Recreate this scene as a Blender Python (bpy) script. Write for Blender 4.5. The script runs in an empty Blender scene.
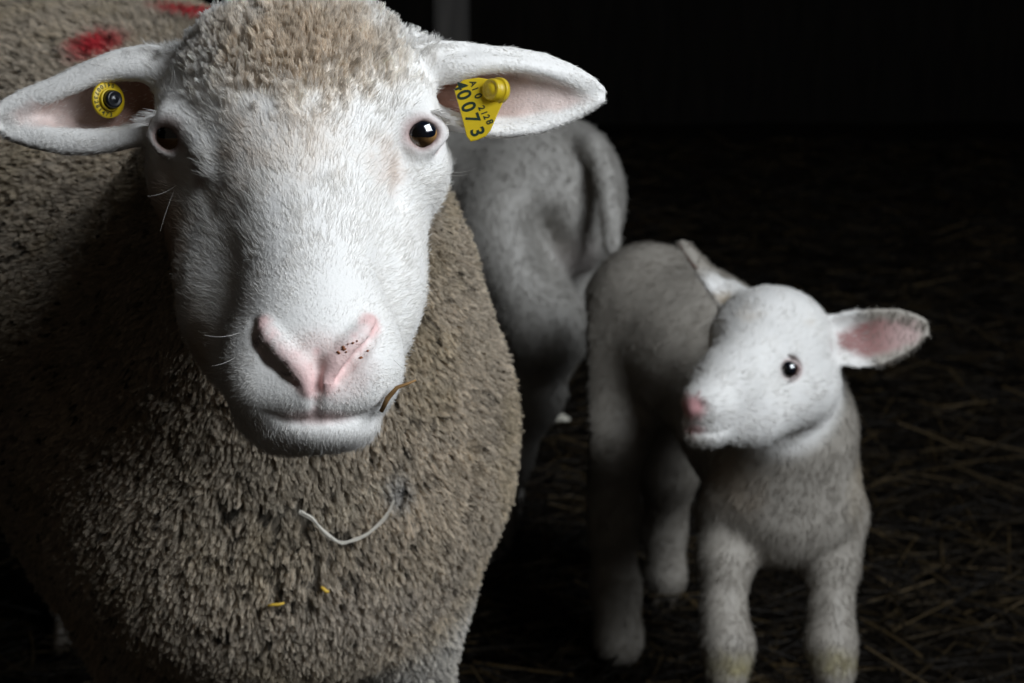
import bpy, math, random
import numpy as np
from mathutils import Vector, Matrix, kdtree, Euler

# ------------------------------------------------------------------ camera
F = 1707.0                      # focal length in pixels of a 1024 px frame
PITCH = math.radians(15.0)
CAMZ = 0.935
cp, sp = math.cos(PITCH), math.sin(PITCH)
S = bpy.context.scene
C = S.collection
cam_d = bpy.data.cameras.new('camera')
cam = bpy.data.objects.new('camera', cam_d)
C.objects.link(cam)
cam.location = (0, 0, CAMZ)
cam.rotation_euler = (math.radians(90) - PITCH, 0, 0)
cam_d.sensor_width = 36
cam_d.lens = F / 1024 * 36
cam_d.clip_start = 0.02
cam_d.clip_end = 60
cam_d.dof.use_dof = True
cam_d.dof.focus_distance = 0.925
cam_d.dof.aperture_fstop = 12.0
S.camera = cam

# ------------------------------------------------------------------ world, light, exposure
w = bpy.data.worlds.new('world')
S.world = w
w.use_nodes = True
w.node_tree.nodes['Background'].inputs[0].default_value = (1.0, 0.86, 0.72, 1)
w.node_tree.nodes['Background'].inputs[1].default_value = 0.034

def area(name, loc, target, size, size_y, power, col):
    l = bpy.data.lights.new(name, 'AREA')
    l.shape = 'RECTANGLE'
    l.size = size; l.size_y = size_y; l.energy = power; l.color = col
    o = bpy.data.objects.new(name, l)
    C.objects.link(o)
    o.location = loc
    o.rotation_euler = (Vector(target) - Vector(loc)).to_track_quat('-Z', 'Y').to_euler()
    return o
# daylight through the open barn door, behind and to the right of the photographer
area('door_daylight', (1.62, -0.20, 2.15), (-0.05, 1.0, 0.75), 1.4, 1.4, 88, (0.88, 0.94, 1.0))

vs = S.view_settings
vs.view_transform = 'Standard'
vs.look = 'None'
vs.exposure = 0.0
vs.gamma = 1.0
vs.use_curve_mapping = False
S.cycles.max_bounces = 8
S.cycles.diffuse_bounces = 4
S.cycles.transparent_max_bounces = 8
S.cycles.use_denoising = True

# ------------------------------------------------------------------ coordinates
def P(px, py, d):
    """a point d metres along the viewing axis, read at pixel (px, py) -> world metres"""
    X = (px - 512.0) / F * d
    Y = (341.5 - py) / F * d
    return np.array([X, d * cp + Y * sp, CAMZ - d * sp + Y * cp])
def D(dx, dy, dz):
    """direction given as right, up, away from camera -> world"""
    v = np.array([dx, dz * cp + dy * sp, -dz * sp + dy * cp], float)
    return v / np.linalg.norm(v)
def camspace(p):
    x = p[:, 0]; y = p[:, 1]; z = p[:, 2] - CAMZ
    Z = y * cp - z * sp
    Y = y * sp + z * cp
    return x, Y, Z
def topix(p):
    X, Y, Z = camspace(p)
    return 512 + X / Z * F, 341.5 - Y / Z * F, Z

rng = np.random.default_rng(7)
def sstep(a, b, x):
    t = np.clip((x - a) / (b - a), 0, 1)
    return t * t * (3 - 2 * t)

def _h(ix, iy, iz, seed):
    n = (ix * 374761393 + iy * 668265263 + iz * 2147483647 + seed * 144269504) & 0xffffffff
    n = ((n ^ (n >> 13)) * 1274126177) & 0xffffffff
    n = n ^ (n >> 16)
    return (n & 0xffff) / 65535.0
def noise(p, scale, seed=0):
    q = p * scale + 1000.0
    i = np.floor(q).astype(np.int64); f = q - i
    f = f * f * (3 - 2 * f)
    r = 0
    for dx in (0, 1):
        for dy in (0, 1):
            for dz in (0, 1):
                wgt = (f[:, 0] if dx else 1 - f[:, 0]) * (f[:, 1] if dy else 1 - f[:, 1]) * (f[:, 2] if dz else 1 - f[:, 2])
                r = r + wgt * _h(i[:, 0] + dx, i[:, 1] + dy, i[:, 2] + dz, seed)
    return r
def fbm(p, scale, seed=0):
    return (noise(p, scale, seed) * .55 + noise(p, scale * 2.1, seed + 1) * .3 + noise(p, scale * 4.3, seed + 2) * .15)

# ------------------------------------------------------------------ implicit sculpting
def axis(segs):
    """segs: [(end, step)...] starting value first"""
    v = [segs[0]]
    for end, st in segs[1:]:
        n = max(1, int(round((end - v[-1]) / st)))
        a = v[-1]
        for i in range(n):
            v.append(a + (end - a) * (i + 1) / n)
    return np.array(v, np.float32)

class Sculpt:
    def __init__(s, ax, ay, az):
        s.a = [ax, ay, az]
        s.f = np.full((len(ax), len(ay), len(az)), 1.0, np.float32)
    def win(s, lo, hi):
        sl = []
        for k in range(3):
            i0 = int(np.searchsorted(s.a[k], lo[k])); i1 = int(np.searchsorted(s.a[k], hi[k]))
            i0 = max(0, i0 - 1); i1 = min(len(s.a[k]), i1 + 2)
            sl.append(slice(i0, i1))
        X = s.a[0][sl[0]][:, None, None]; Y = s.a[1][sl[1]][None, :, None]; Z = s.a[2][sl[2]][None, None, :]
        return tuple(sl), X, Y, Z
    def comb(s, sl, d, k, op):
        a = s.f[sl]
        if op == 'add':
            h = np.maximum(k - np.abs(a - d), 0) / k
            s.f[sl] = np.minimum(a, d) - h * h * k * .25
        else:
            d = -d
            h = np.maximum(k - np.abs(a - d), 0) / k
            s.f[sl] = np.maximum(a, d) + h * h * k * .25
    def cone(s, p0, r0, p1, r1, k=.01, op='add', squash=None):
        """tapered capsule; squash=(axis vector, factor): section scaled by factor along that axis"""
        p0 = np.asarray(p0, float); p1 = np.asarray(p1, float)
        R = max(r0, r1) * (max(1, squash[1]) if squash else 1)
        m = R + k + .012
        lo = np.minimum(p0, p1) - m; hi = np.maximum(p0, p1) + m
        sl, X, Y, Z = s.win(lo, hi)
        ab = p1 - p0; L2 = float(ab @ ab) + 1e-12
        x = X - p0[0]; y = Y - p0[1]; z = Z - p0[2]
        t = np.clip((x * ab[0] + y * ab[1] + z * ab[2]) / L2, 0, 1)
        x = x - t * ab[0]; y = y - t * ab[1]; z = z - t * ab[2]
        if squash:
            v = np.asarray(squash[0], float); v = v / np.linalg.norm(v); q = 1 / squash[1] - 1
            dd = (x * v[0] + y * v[1] + z * v[2]) * q
            x = x + dd * v[0]; y = y + dd * v[1]; z = z + dd * v[2]
        d = np.sqrt(x * x + y * y + z * z) - (r0 + (r1 - r0) * t)
        s.comb(sl, d.astype(np.float32), k, op)
    def chain(s, pts, k=.01, op='add', squash=None):
        for (a, ra), (b, rb) in zip(pts[:-1], pts[1:]):
            s.cone(a, ra, b, rb, k, op, squash)
    def rope(s, pts, k=.01, n=6, op='add'):
        """smooth tapered rope through the points, blended into the form as one piece"""
        P_ = np.array([np.append(a, r) for a, r in pts]); q = []
        for i in range(len(P_) - 1):
            a, b, c, d = P_[max(i - 1, 0)], P_[i], P_[i + 1], P_[min(i + 2, len(P_) - 1)]
            for t in np.linspace(0, 1, n, endpoint=False):
                q.append(.5 * ((2 * b) + (c - a) * t + (2 * a - 5 * b + 4 * c - d) * t * t + (3 * b - a - 3 * c + d) * t ** 3))
        q.append(P_[-1]); q = np.array(q)
        m = q[:, 3].max() + k + .012
        sl, X, Y, Z = s.win(q[:, :3].min(0) - m, q[:, :3].max(0) + m)
        D_ = None
        for u, v in zip(q[:-1], q[1:]):
            ab = (v - u)[:3]; L2 = float(ab @ ab) + 1e-12
            x = X - u[0]; y = Y - u[1]; z = Z - u[2]
            t = np.clip((x * ab[0] + y * ab[1] + z * ab[2]) / L2, 0, 1)
            d = np.sqrt((x - t * ab[0]) ** 2 + (y - t * ab[1]) ** 2 + (z - t * ab[2]) ** 2) - (u[3] + (v[3] - u[3]) * t)
            D_ = d if D_ is None else np.minimum(D_, d)
        s.comb(sl, D_.astype(np.float32), k, op)
    def samp(s, p):
        q = []
        for k in range(3):
            a = s.a[k]; i = min(max(int(np.searchsorted(a, p[k])) - 1, 0), len(a) - 2)
            q.append((i, float((p[k] - a[i]) / (a[i + 1] - a[i]))))
        r = 0
        for dx in (0, 1):
            for dy in (0, 1):
                for dz in (0, 1):
                    r += s.f[q[0][0] + dx, q[1][0] + dy, q[2][0] + dz] * (q[0][1] if dx else 1 - q[0][1]) * (q[1][1] if dy else 1 - q[1][1]) * (q[2][1] if dz else 1 - q[2][1])
        return r
    def on(s, px, py, d0, d1, off=0.0):
        """point where the modelled surface is met at (px, py) between depths d0 and d1"""
        pv = None
        for d in np.arange(d0, d1, .0008):
            v = s.samp(P(px, py, d))
            if v < 0:
                return P(px, py, d - .0008 * (0 if pv is None else v / (v - pv)) + off)
            pv = v
        return P(px, py, d1)
    def ell(s, c, r, axes=None, k=.01, op='add'):
        c = np.asarray(c, float); r = np.asarray(r, float)
        A = np.eye(3) if axes is None else np.array([np.asarray(v, float) / np.linalg.norm(v) for v in axes])
        m = r.max() + k + .012
        sl, X, Y, Z = s.win(c - m, c + m)
        x = X - c[0]; y = Y - c[1]; z = Z - c[2]
        k0 = 0; k1 = 0
        for i in range(3):
            q = (x * A[i, 0] + y * A[i, 1] + z * A[i, 2])
            k0 = k0 + (q / r[i]) ** 2; k1 = k1 + (q / r[i] ** 2) ** 2
        k0 = np.sqrt(k0); k1 = np.sqrt(k1) + 1e-9
        d = k0 * (k0 - 1) / k1
        s.comb(sl, np.broadcast_to(d, s.f[sl].shape).astype(np.float32), k, op)
    def ear(s, O, U, V, W, L, prof, cl, cup, th, k=.008):
        """cupped leaf: prof = [(u, half width)], cl = [(u, centre v)], cup = [(u, cup height at rim)]"""
        O = np.asarray(O); m = max(L, max(h for _, h in prof)) + .02
        sl, X, Y, Z = s.win(O - m, O + m)
        x = X - O[0]; y = Y - O[1]; z = Z - O[2]
        u = x * U[0] + y * U[1] + z * U[2]; v = x * V[0] + y * V[1] + z * V[2]; q = x * W[0] + y * W[1] + z * W[2]
        un = u / L
        h = np.interp(un, [a for a, _ in prof], [b for _, b in prof])
        c = np.interp(un, [a for a, _ in cl], [b for _, b in cl])
        cu = np.interp(un, [a for a, _ in cup], [b for _, b in cup])
        vv = (v - c) / np.maximum(h, .003)
        mid = cu * np.minimum(vv * vv, 1.8)
        slope = 2 * cu * np.minimum(np.abs(vv), 1.3) / np.maximum(h, .003)
        dw = (q - mid) / np.sqrt(1 + slope ** 2)
        e = np.maximum(np.abs(v - c) - h, np.maximum(u - L, -u - .01))
        d = np.sqrt(np.maximum(e, 0) ** 2 + dw ** 2) - th
        s.comb(sl, d.astype(np.float32), k, 'add')
    def mesh(s, name):
        f = s.f; ax, ay, az = s.a
        ins = f < 0
        nx, ny, nz = f.shape
        c = [ins[dx:nx - 1 + dx, dy:ny - 1 + dy, dz:nz - 1 + dz] for dx in (0, 1) for dy in (0, 1) for dz in (0, 1)]
        anyi = np.logical_or.reduce(c); alli = np.logical_and.reduce(c)
        act = anyi & ~alli
        I, J, K = np.nonzero(act)
        idx = np.full(act.shape, -1, np.int32); idx[I, J, K] = np.arange(len(I))
        cor = [(dx, dy, dz) for dx in (0, 1) for dy in (0, 1) for dz in (0, 1)]
        val = np.stack([f[I + a, J + b, K + d] for a, b, d in cor], 1)
        pos = np.stack([np.stack([ax[I + a], ay[J + b], az[K + d]], 1) for a, b, d in cor], 1)
        acc = np.zeros((len(I), 3)); cnt = np.zeros(len(I))
        for a in range(8):
            for b in range(a + 1, 8):
                if sum(abs(cor[a][i] - cor[b][i]) for i in range(3)) != 1: continue
                va, vb = val[:, a], val[:, b]
                m = (va < 0) != (vb < 0)
                t = np.where(m, va / np.where(m, va - vb, 1), 0)
                pt = pos[:, a] + (pos[:, b] - pos[:, a]) * t[:, None]
                acc += pt * m[:, None]; cnt += m
        V = acc / cnt[:, None]
        quads = []
        # x edges
        def emit(e0, e1, cells):
            ch = e0 != e1
            i, j, k = np.nonzero(ch)
            flip = e0[i, j, k]
            q = np.stack([idx[i + a, j + b, k + d] for a, b, d in cells], 1)
            q[~flip] = q[~flip][:, ::-1]
            quads.append(q)
        emit(ins[:-1, 1:-1, 1:-1], ins[1:, 1:-1, 1:-1], [(0, 0, 0), (0, 1, 0), (0, 1, 1), (0, 0, 1)])
        emit(ins[1:-1, :-1, 1:-1], ins[1:-1, 1:, 1:-1], [(0, 0, 0), (0, 0, 1), (1, 0, 1), (1, 0, 0)])
        emit(ins[1:-1, 1:-1, :-1], ins[1:-1, 1:-1, 1:], [(0, 0, 0), (1, 0, 0), (1, 1, 0), (0, 1, 0)])
        Q = np.concatenate(quads); Q = Q[(Q >= 0).all(1)]
        # light smoothing
        for it in range(2):
            s1 = np.zeros_like(V); n1 = np.zeros(len(V))
            for a in range(4):
                np.add.at(s1, Q[:, a], V[Q[:, (a + 1) % 4]]); np.add.at(n1, Q[:, a], 1)
                np.add.at(s1, Q[:, a], V[Q[:, (a + 3) % 4]]); np.add.at(n1, Q[:, a], 1)
            V = V * .5 + .5 * s1 / np.maximum(n1, 1)[:, None]
        me = bpy.data.meshes.new(name)
        me.vertices.add(len(V)); me.vertices.foreach_set('co', V.astype(np.float32).ravel())
        me.loops.add(len(Q) * 4); me.loops.foreach_set('vertex_index', Q.astype(np.int32).ravel())
        me.polygons.add(len(Q)); me.polygons.foreach_set('loop_start', np.arange(0, len(Q) * 4, 4, dtype=np.int32))
        me.polygons.foreach_set('loop_total', np.full(len(Q), 4, np.int32))
        me.update(); me.validate()
        me.shade_smooth()
        return me, V, Q

def setcol(me, rgb):
    a = me.color_attributes.new('Col', 'FLOAT_COLOR', 'POINT')
    c = np.ones((len(rgb), 4), np.float32); c[:, :3] = rgb
    a.data.foreach_set('color', c.ravel())

def link(name, data, parent=None, mat=None):
    o = bpy.data.objects.new(name, data)
    C.objects.link(o)
    if parent is not None:
        o.parent = parent
    if mat is not None: data.materials.append(mat)
    return o
def tag(o, label=None, cat=None, group=None, kind=None):
    if label: o['label'] = label
    if cat: o['category'] = cat
    if group: o['group'] = group
    if kind: o['kind'] = kind
    return o

# ------------------------------------------------------------------ materials
def mat(name, col=(.5, .5, .5), rough=.6, spec=.4, attr=None, transl=0.0, metal=0, sss=0, coat=0, bump=None, bscale=300, bstr=.3):
    m = bpy.data.materials.new(name); m.use_nodes = True
    nt = m.node_tree; b = nt.nodes['Principled BSDF']; out = nt.nodes['Material Output']
    b.inputs['Base Color'].default_value = (*col, 1)
    b.inputs['Roughness'].default_value = rough
    b.inputs['Specular IOR Level'].default_value = spec
    b.inputs['Metallic'].default_value = metal
    b.inputs['Coat Weight'].default_value = coat
    b.inputs['Coat Roughness'].default_value = .05
    if sss:
        b.inputs['Subsurface Weight'].default_value = sss
        b.inputs['Subsurface Radius'].default_value = (1, .35, .25)
        b.inputs['Subsurface Scale'].default_value = .004
    src = None
    if attr:
        at = nt.nodes.new('ShaderNodeAttribute'); at.attribute_name = attr; src = at.outputs['Color']
        nt.links.new(src, b.inputs['Base Color'])
    if transl:
        t = nt.nodes.new('ShaderNodeBsdfTranslucent'); mx = nt.nodes.new('ShaderNodeMixShader')
        t.inputs[0].default_value = (*col, 1)
        if src: nt.links.new(src, t.inputs[0])
        mx.inputs[0].default_value = transl
        nt.links.new(b.outputs[0], mx.inputs[1]); nt.links.new(t.outputs[0], mx.inputs[2]); nt.links.new(mx.outputs[0], out.inputs[0])
    if bump:
        tx = nt.nodes.new('ShaderNodeTexNoise'); tx.inputs['Scale'].default_value = bscale; tx.inputs['Detail'].default_value = 4
        co = nt.nodes.new('ShaderNodeTexCoord'); nt.links.new(co.outputs['Object'], tx.inputs['Vector'])
        bp = nt.nodes.new('ShaderNodeBump'); bp.inputs['Strength'].default_value = bstr; bp.inputs['Distance'].default_value = .002
        nt.links.new(tx.outputs[0], bp.inputs['Height']); nt.links.new(bp.outputs[0], b.inputs['Normal'])
    return m
M_skin = mat('sheep_skin', rough=.55, spec=.3, attr='Col', sss=.0, bump=True, bscale=500, bstr=.25)
M_hair = mat('short_hair', rough=.55, spec=.25, attr='Col', transl=.4)
M_wool = mat('wool_fibre', rough=.75, spec=.12, attr='Col', transl=.35)
M_black = mat('pupil_black', (.004, .006, .012), .08, .5, coat=1)
M_tagy = mat('yellow_plastic', (.62, .44, .015), .38, .45, transl=.12, bump=True, bscale=120, bstr=.08)
M_tagk = mat('black_plastic', (.008, .009, .012), .3, .5)
M_ink = mat('dark_ink', (.015, .03, .02), .6, .2)
M_hoof = mat('hoof_horn', (.08, .065, .05), .5, .3, bump=True, bscale=200)

# ------------------------------------------------------------------ hair
def make_hair(name, V, Q, parent, n, prob, length, flow, lift, width, colour, material, npt=4, clump=0, clump_n=0, curl=0.0, wobble=.12, seed=1, taper=.25, cull=-.35, droop=0.0):
    r = np.random.default_rng(seed)
    T = np.concatenate([Q[:, [0, 1, 2]], Q[:, [0, 2, 3]]])
    a, b, c = V[T[:, 0]], V[T[:, 1]], V[T[:, 2]]
    cr = np.cross(b - a, c - a); ar = np.linalg.norm(cr, axis=1) * .5 + 1e-14
    nrm = cr / (2 * ar[:, None]); cen = (a + b + c) / 3
    # smooth vertex normals
    VN = np.zeros_like(V)
    for i in range(3): np.add.at(VN, T[:, i], cr)
    VN /= np.linalg.norm(VN, axis=1)[:, None] + 1e-12
    view = np.array([0, 0, CAMZ]) - cen; view /= np.linalg.norm(view, axis=1)[:, None]
    facing = (nrm * view).sum(1)
    px, py, Z = topix(cen)
    keep = (facing > cull) * np.where((px > -90) & (px < 1110) & (py > -80) & (py < 760), 1.0, .35) * ((px > -900) & (py < 1400))
    pw = ar * np.clip(prob(cen), 0, None) * keep
    pw /= pw.sum()
    t = r.choice(len(T), n, p=pw)
    u = r.random((n, 2)); fl = u.sum(1) > 1; u[fl] = 1 - u[fl]
    w0 = 1 - u[:, 0] - u[:, 1]
    def bary(X): return X[T[t, 0]] * w0[:, None] + X[T[t, 1]] * u[:, :1] + X[T[t, 2]] * u[:, 1:]
    root = bary(V); N = bary(VN); N /= np.linalg.norm(N, axis=1)[:, None] + 1e-12
    fd = flow(root, N)
    fd = fd - (fd * N).sum(1)[:, None] * N
    fd /= np.linalg.norm(fd, axis=1)[:, None] + 1e-9
    # locally coherent deviation
    j = np.stack([noise(root, 90, 11 + i) for i in range(3)], 1) - .5
    j2 = r.normal(size=(n, 3)) * wobble
    lf = lift(root) if callable(lift) else lift
    lf = np.asarray(lf) * np.ones(n)
    d = N * lf[:, None] + fd * (1 - lf * .6)[:, None] + j * .5 + j2
    d /= np.linalg.norm(d, axis=1)[:, None]
    Ln = (length(root) if callable(length) else length * np.ones(n)) * r.uniform(.7, 1.2, n)
    pts = np.zeros((n, npt, 3))
    perp = np.cross(d, r.normal(size=(n, 3))); perp /= np.linalg.norm(perp, axis=1)[:, None] + 1e-9
    for i in range(npt):
        s = i / (npt - 1)
        pts[:, i] = root + d * (Ln * s)[:, None] - N * (Ln * droop * s * s)[:, None] + perp * (Ln * curl * math.sin(s * 5.5))[:, None] \
            - N * .0006
    cid = None
    if clump_n:
        ci = r.choice(n, clump_n, replace=False)
        kd = kdtree.KDTree(clump_n)
        for i, q in enumerate(ci): kd.insert(root[q], i)
        kd.balance()
        near = np.fromiter((kd.find(p)[1] for p in root.tolist()), np.int64, n)
        cid = near
        cp_ = pts[ci[near]]
        dist = np.linalg.norm(root - root[ci[near]], axis=1)
        for i in range(npt):
            s = i / (npt - 1)
            pts[:, i] = pts[:, i] * (1 - clump * s ** .8) + cp_[:, i] * clump * s ** .8
    hc = bpy.data.hair_curves.new(name)
    hc.add_curves([npt] * n)
    hc.attributes['position'].data.foreach_set('vector', pts.astype(np.float32).ravel()) if 'position' in hc.attributes else None
    ra = hc.attributes.get('radius') or hc.attributes.new('radius', 'FLOAT', 'POINT')
    wv = width * np.linspace(1, taper, npt)[None, :] * r.uniform(.7, 1.3, n)[:, None]
    ra.data.foreach_set('value', (wv * .5).astype(np.float32).ravel())
    ca = hc.attributes.new('Col', 'FLOAT_COLOR', 'CURVE')
    col = colour(root, cid, r)
    cc = np.ones((n, 4), np.float32); cc[:, :3] = np.clip(col, 0, 1)
    ca.data.foreach_set('color', cc.ravel())
    return link(name, hc, parent, material)

# ------------------------------------------------------------------ small mesh helpers
def mesh_from(name, verts, faces, smooth=True):
    me = bpy.data.meshes.new(name); me.from_pydata([tuple(v) for v in verts], [], faces); me.update()
    if smooth: me.shade_smooth()
    return me
def ball(name, c, r, axes, parent, m, seg=32, rings=20, zmin=-1.0):
    """ellipsoid (or its cap from polar cosine zmin) around axes[2]"""
    A = [np.asarray(a) / np.linalg.norm(a) for a in axes]
    vs_, fs = [], []
    th1 = math.acos(max(-1, zmin))
    for i in range(rings + 1):
        th = th1 * i / rings
        for j in range(seg):
            ph = 2 * math.pi * j / seg
            vs_.append(np.asarray(c) + A[0] * r[0] * math.sin(th) * math.cos(ph) + A[1] * r[1] * math.sin(th) * math.sin(ph) + A[2] * r[2] * math.cos(th))
    for i in range(rings):
        for j in range(seg):
            a = i * seg + j; b = i * seg + (j + 1) % seg
            fs.append((a, a + seg, b + seg, b))
    me = mesh_from(name, vs_, fs)
    return link(name, me, parent, m)
def tube(name, pts, rad, parent, m, seg=8):
    vs_, fs = [], []
    pts = [np.asarray(p, float) for p in pts]
    up = np.array([.3, .2, .93])
    for i, p in enumerate(pts):
        t = pts[min(i + 1, len(pts) - 1)] - pts[max(i - 1, 0)]; t /= np.linalg.norm(t)
        a = np.cross(t, up); a /= np.linalg.norm(a); b = np.cross(t, a)
        rr = rad[i] if hasattr(rad, '__len__') else rad
        for j in range(seg):
            an = 2 * math.pi * j / seg
            vs_.append(p + (a * math.cos(an) + b * math.sin(an)) * rr)
    for i in range(len(pts) - 1):
        for j in range(seg):
            q = i * seg + j; q2 = i * seg + (j + 1) % seg
            fs.append((q, q2, q2 + seg, q + seg))
    fs.append(tuple(range(seg))[::-1]); fs.append(tuple((len(pts) - 1) * seg + j for j in range(seg)))
    me = mesh_from(name, vs_, fs)
    return link(name, me, parent, m) if name else me
def lathe(name, c, A, prof, parent, m, seg=32):
    """prof = [(radius, height along A[2])]"""
    vs_, fs = [], []
    for (r, h) in prof:
        for j in range(seg):
            an = 2 * math.pi * j / seg
            vs_.append(np.asarray(c) + A[0] * r * math.cos(an) + A[1] * r * math.sin(an) + A[2] * h)
    for i in range(len(prof) - 1):
        for j in range(seg):
            q = i * seg + j; q2 = i * seg + (j + 1) % seg
            fs.append((q, q2, q2 + seg, q + seg))
    me = mesh_from(name, vs_, fs)
    o = link(name, me, parent, m)
    return o

def ellcol(p, c, r, col, base, soft=.5, amt=1.0, nz=0.0):
    """mix col into base inside an ellipsoidal patch (radii in right/up/away frame)"""
    q = p - c
    A = [D(1, 0, 0), D(0, 1, 0), D(0, 0, 1)]
    d = np.sqrt(sum(((q @ A[i]) / r[i]) ** 2 for i in range(3)))
    if nz: d = d + (fbm(p, 130, 3) - .5) * nz
    wgt = (1 - sstep(1 - soft, 1, d)) * amt
    return base * (1 - wgt[:, None]) + np.array(col)[None, :] * wgt[:, None]

#@@EWE
# ================================================================== EWE
EC = P(300, 200, .95)
def face(px, py, d): return P(px, py, d)
ax = axis([-1.05, (-.36, .014), (-.30, .006), (.062, .0019), (.10, .006), (.16, .012)])
ay = axis([.70, (.82, .004), (1.04, .0019), (1.14, .005), (2.5, .014)])
az = axis([-.02, (.52, .012), (.585, .005), (.95, .0019), (1.02, .008)])
s = Sculpt(ax, ay, az)
# trunk, neck and legs
s.rope([(P(248, 400, 1.40), .160), (P(205, 340, 1.48), .222), (P(110, 250, 1.78), .268), (P(20, 175, 2.2), .245)], k=.05)
s.ell(P(270, 434, 1.335), (.190, .165, .190), [D(1, 0, 0), D(0, 0, 1), D(0, 1, 0)], k=.05)
s.chain([(P(292, 130, 1.13), .070), (P(284, 285, 1.24), .124), (P(268, 400, 1.32), .150)], k=.05)
s.cone(P(270, 540, 1.32), .09, P(265, 590, 1.38), .075, k=.06)
s.cone(P(418, 520, 1.42), .055, P(400, 610, 1.42), .040, k=.04)
s.cone(P(110, 540, 1.42), .062, P(150, 640, 1.42), .050, k=.04)
# front legs
for (px, py, fx) in ((404, 600, -.088), (190, 650, -.265)):
    t0 = P(px, py, 1.36)
    s.chain([(t0 + np.array([0 if px < 300 else -.02, .03, .10]), .056), (t0, .043), (np.array([fx, 1.29, .21]), .034), (np.array([fx, 1.285, .14]), .023), (np.array([fx, 1.28, .05]), .021), (np.array([fx, 1.265, .02]), .028)], k=.03)
# hind legs
for (fx, fy) in ((-.555, 2.02), (-.84, 1.93)):
    s.chain([(np.array([fx, fy, .50]), .12), (np.array([fx, fy - .05, .36]), .07), (np.array([fx - .01, fy + .06, .22]), .034), (np.array([fx, fy, .07]), .024), (np.array([fx, fy - .02, .02]), .030)], k=.04)
# head ----------------------------------------------------------
R_, U_, A_ = D(1, 0, 0), D(0, 1, 0), D(0, 0, 1)
s.ell(P(297, 98, 1.01), (.077, .052, .075), [R_, U_, A_], k=.02)           # cranium
s.ell(P(305, 64, .985), (.046, .034, .045), [R_, U_, A_], k=.03)           # woolly forelock
s.ell(P(300, 140, .985), (.066, .052, .055), [R_, U_, A_], k=.03)          # brow
s.cone(P(296, 150, .985), .050, P(313, 300, .905), .034, k=.03)            # nasal bridge
s.chain([(P(234, 175, 1.015), .048), (P(265, 300, .965), .041), (P(287, 395, .925), .031)], k=.02)   # cheek, viewer's left
s.chain([(P(358, 175, 1.015), .046), (P(343, 290, .965), .040), (P(333, 390, .925), .030)], k=.02)
s.ell(P(298, 290, .985), (.057, .075, .05), [R_, U_, A_], k=.03)           # jaw mass
# muzzle
s.ell(P(313, 345, .905), (.0425, .036, .042), [R_, U_, A_], k=.018)
s.ell(P(262, 372, .897), (.020, .026, .028), [R_, U_, A_], k=.012)
s.ell(P(368, 366, .897), (.018, .026, .028), [R_, U_, A_], k=.012)
s.ell(P(315, 392, .890), (.031, .016, .024), [R_, U_, A_], k=.012)           # upper lip
s.ell(P(317, 424, .902), (.033, .0155, .027), [R_, U_, A_], k=.006)           # chin / lower lip
# brow ridges and orbits
s.ell(P(193, 112, .975), (.019, .016, .022), [R_, U_, A_], k=.016)
s.ell(P(405, 108, .975), (.018, .016, .022), [R_, U_, A_], k=.016)
s.ell(P(186, 170, .995), (.020, .024, .025), [R_, U_, A_], k=.016)
s.ell(P(414, 165, .992), (.020, .024, .025), [R_, U_, A_], k=.016)
# tear groove below each eye
TG = [(s.on(187, 158, .90, 1.03, -.001), .0022), (s.on(200, 178, .90, 1.03, -.001), .0026), (s.on(212, 208, .90, 1.03, -.002), .0018)]
s.chain(TG, k=.008, op='sub')
s.chain([(s.on(408, 152, .90, 1.03, -.002), .003), (s.on(402, 200, .90, 1.03, -.002), .002)], k=.012, op='sub')
# eye sockets
EYL, EYR = s.on(177, 136, .88, 1.03, .0085), s.on(420, 134, .88, 1.03, .0080)
NL, NR = D(-.24, .02, -.97), D(.18, .02, -.98)
for (ec, n_) in ((EYL, NL), (EYR, NR)):
    up = U_ - (U_ @ n_) * n_; up /= np.linalg.norm(up); sd = np.cross(up, n_)
    s.ell(ec, (.0134, .0134, .0134), [n_, up, sd], k=.002, op='sub')
    def lid(h, push, rr):
        o_ = []
        for a_ in np.linspace(0, math.pi, 13):
            v_ = n_ * math.cos(h * math.sin(a_)) + up * math.sin(h * math.sin(a_))
            w_ = n_ * .30 * abs(math.cos(a_)) ** 1.5 * 1.0
            v_ = n_ * (math.cos(h) * math.sin(a_) + .42 * abs(math.cos(a_))) + up * math.sin(h) * math.sin(a_) + sd * .90 * math.cos(a_)
            v_ = v_ / np.linalg.norm(v_)
            o_.append((ec + v_ * (.0125 * 1.07 + push), rr * (.75 + .25 * math.sin(a_))))
        return o_
    s.rope(lid(math.radians(36), .0002, .0017), k=.003, n=2); s.rope(lid(math.radians(-54), -.0002, .0013), k=.003, n=2)
    s.rope(lid(math.radians(60), .0004, .0024), k=.006, n=2); s.rope(lid(math.radians(-74), -.0010, .0024), k=.007, n=2)
s.rope([(s.on(170, 115, .88, 1.03, .003), .0050), (s.on(188, 126, .88, 1.03, .003), .0055), (s.on(202, 146, .88, 1.03, .003), .0050), (s.on(210, 170, .88, 1.03, .004), .0040)], k=.010)
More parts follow.
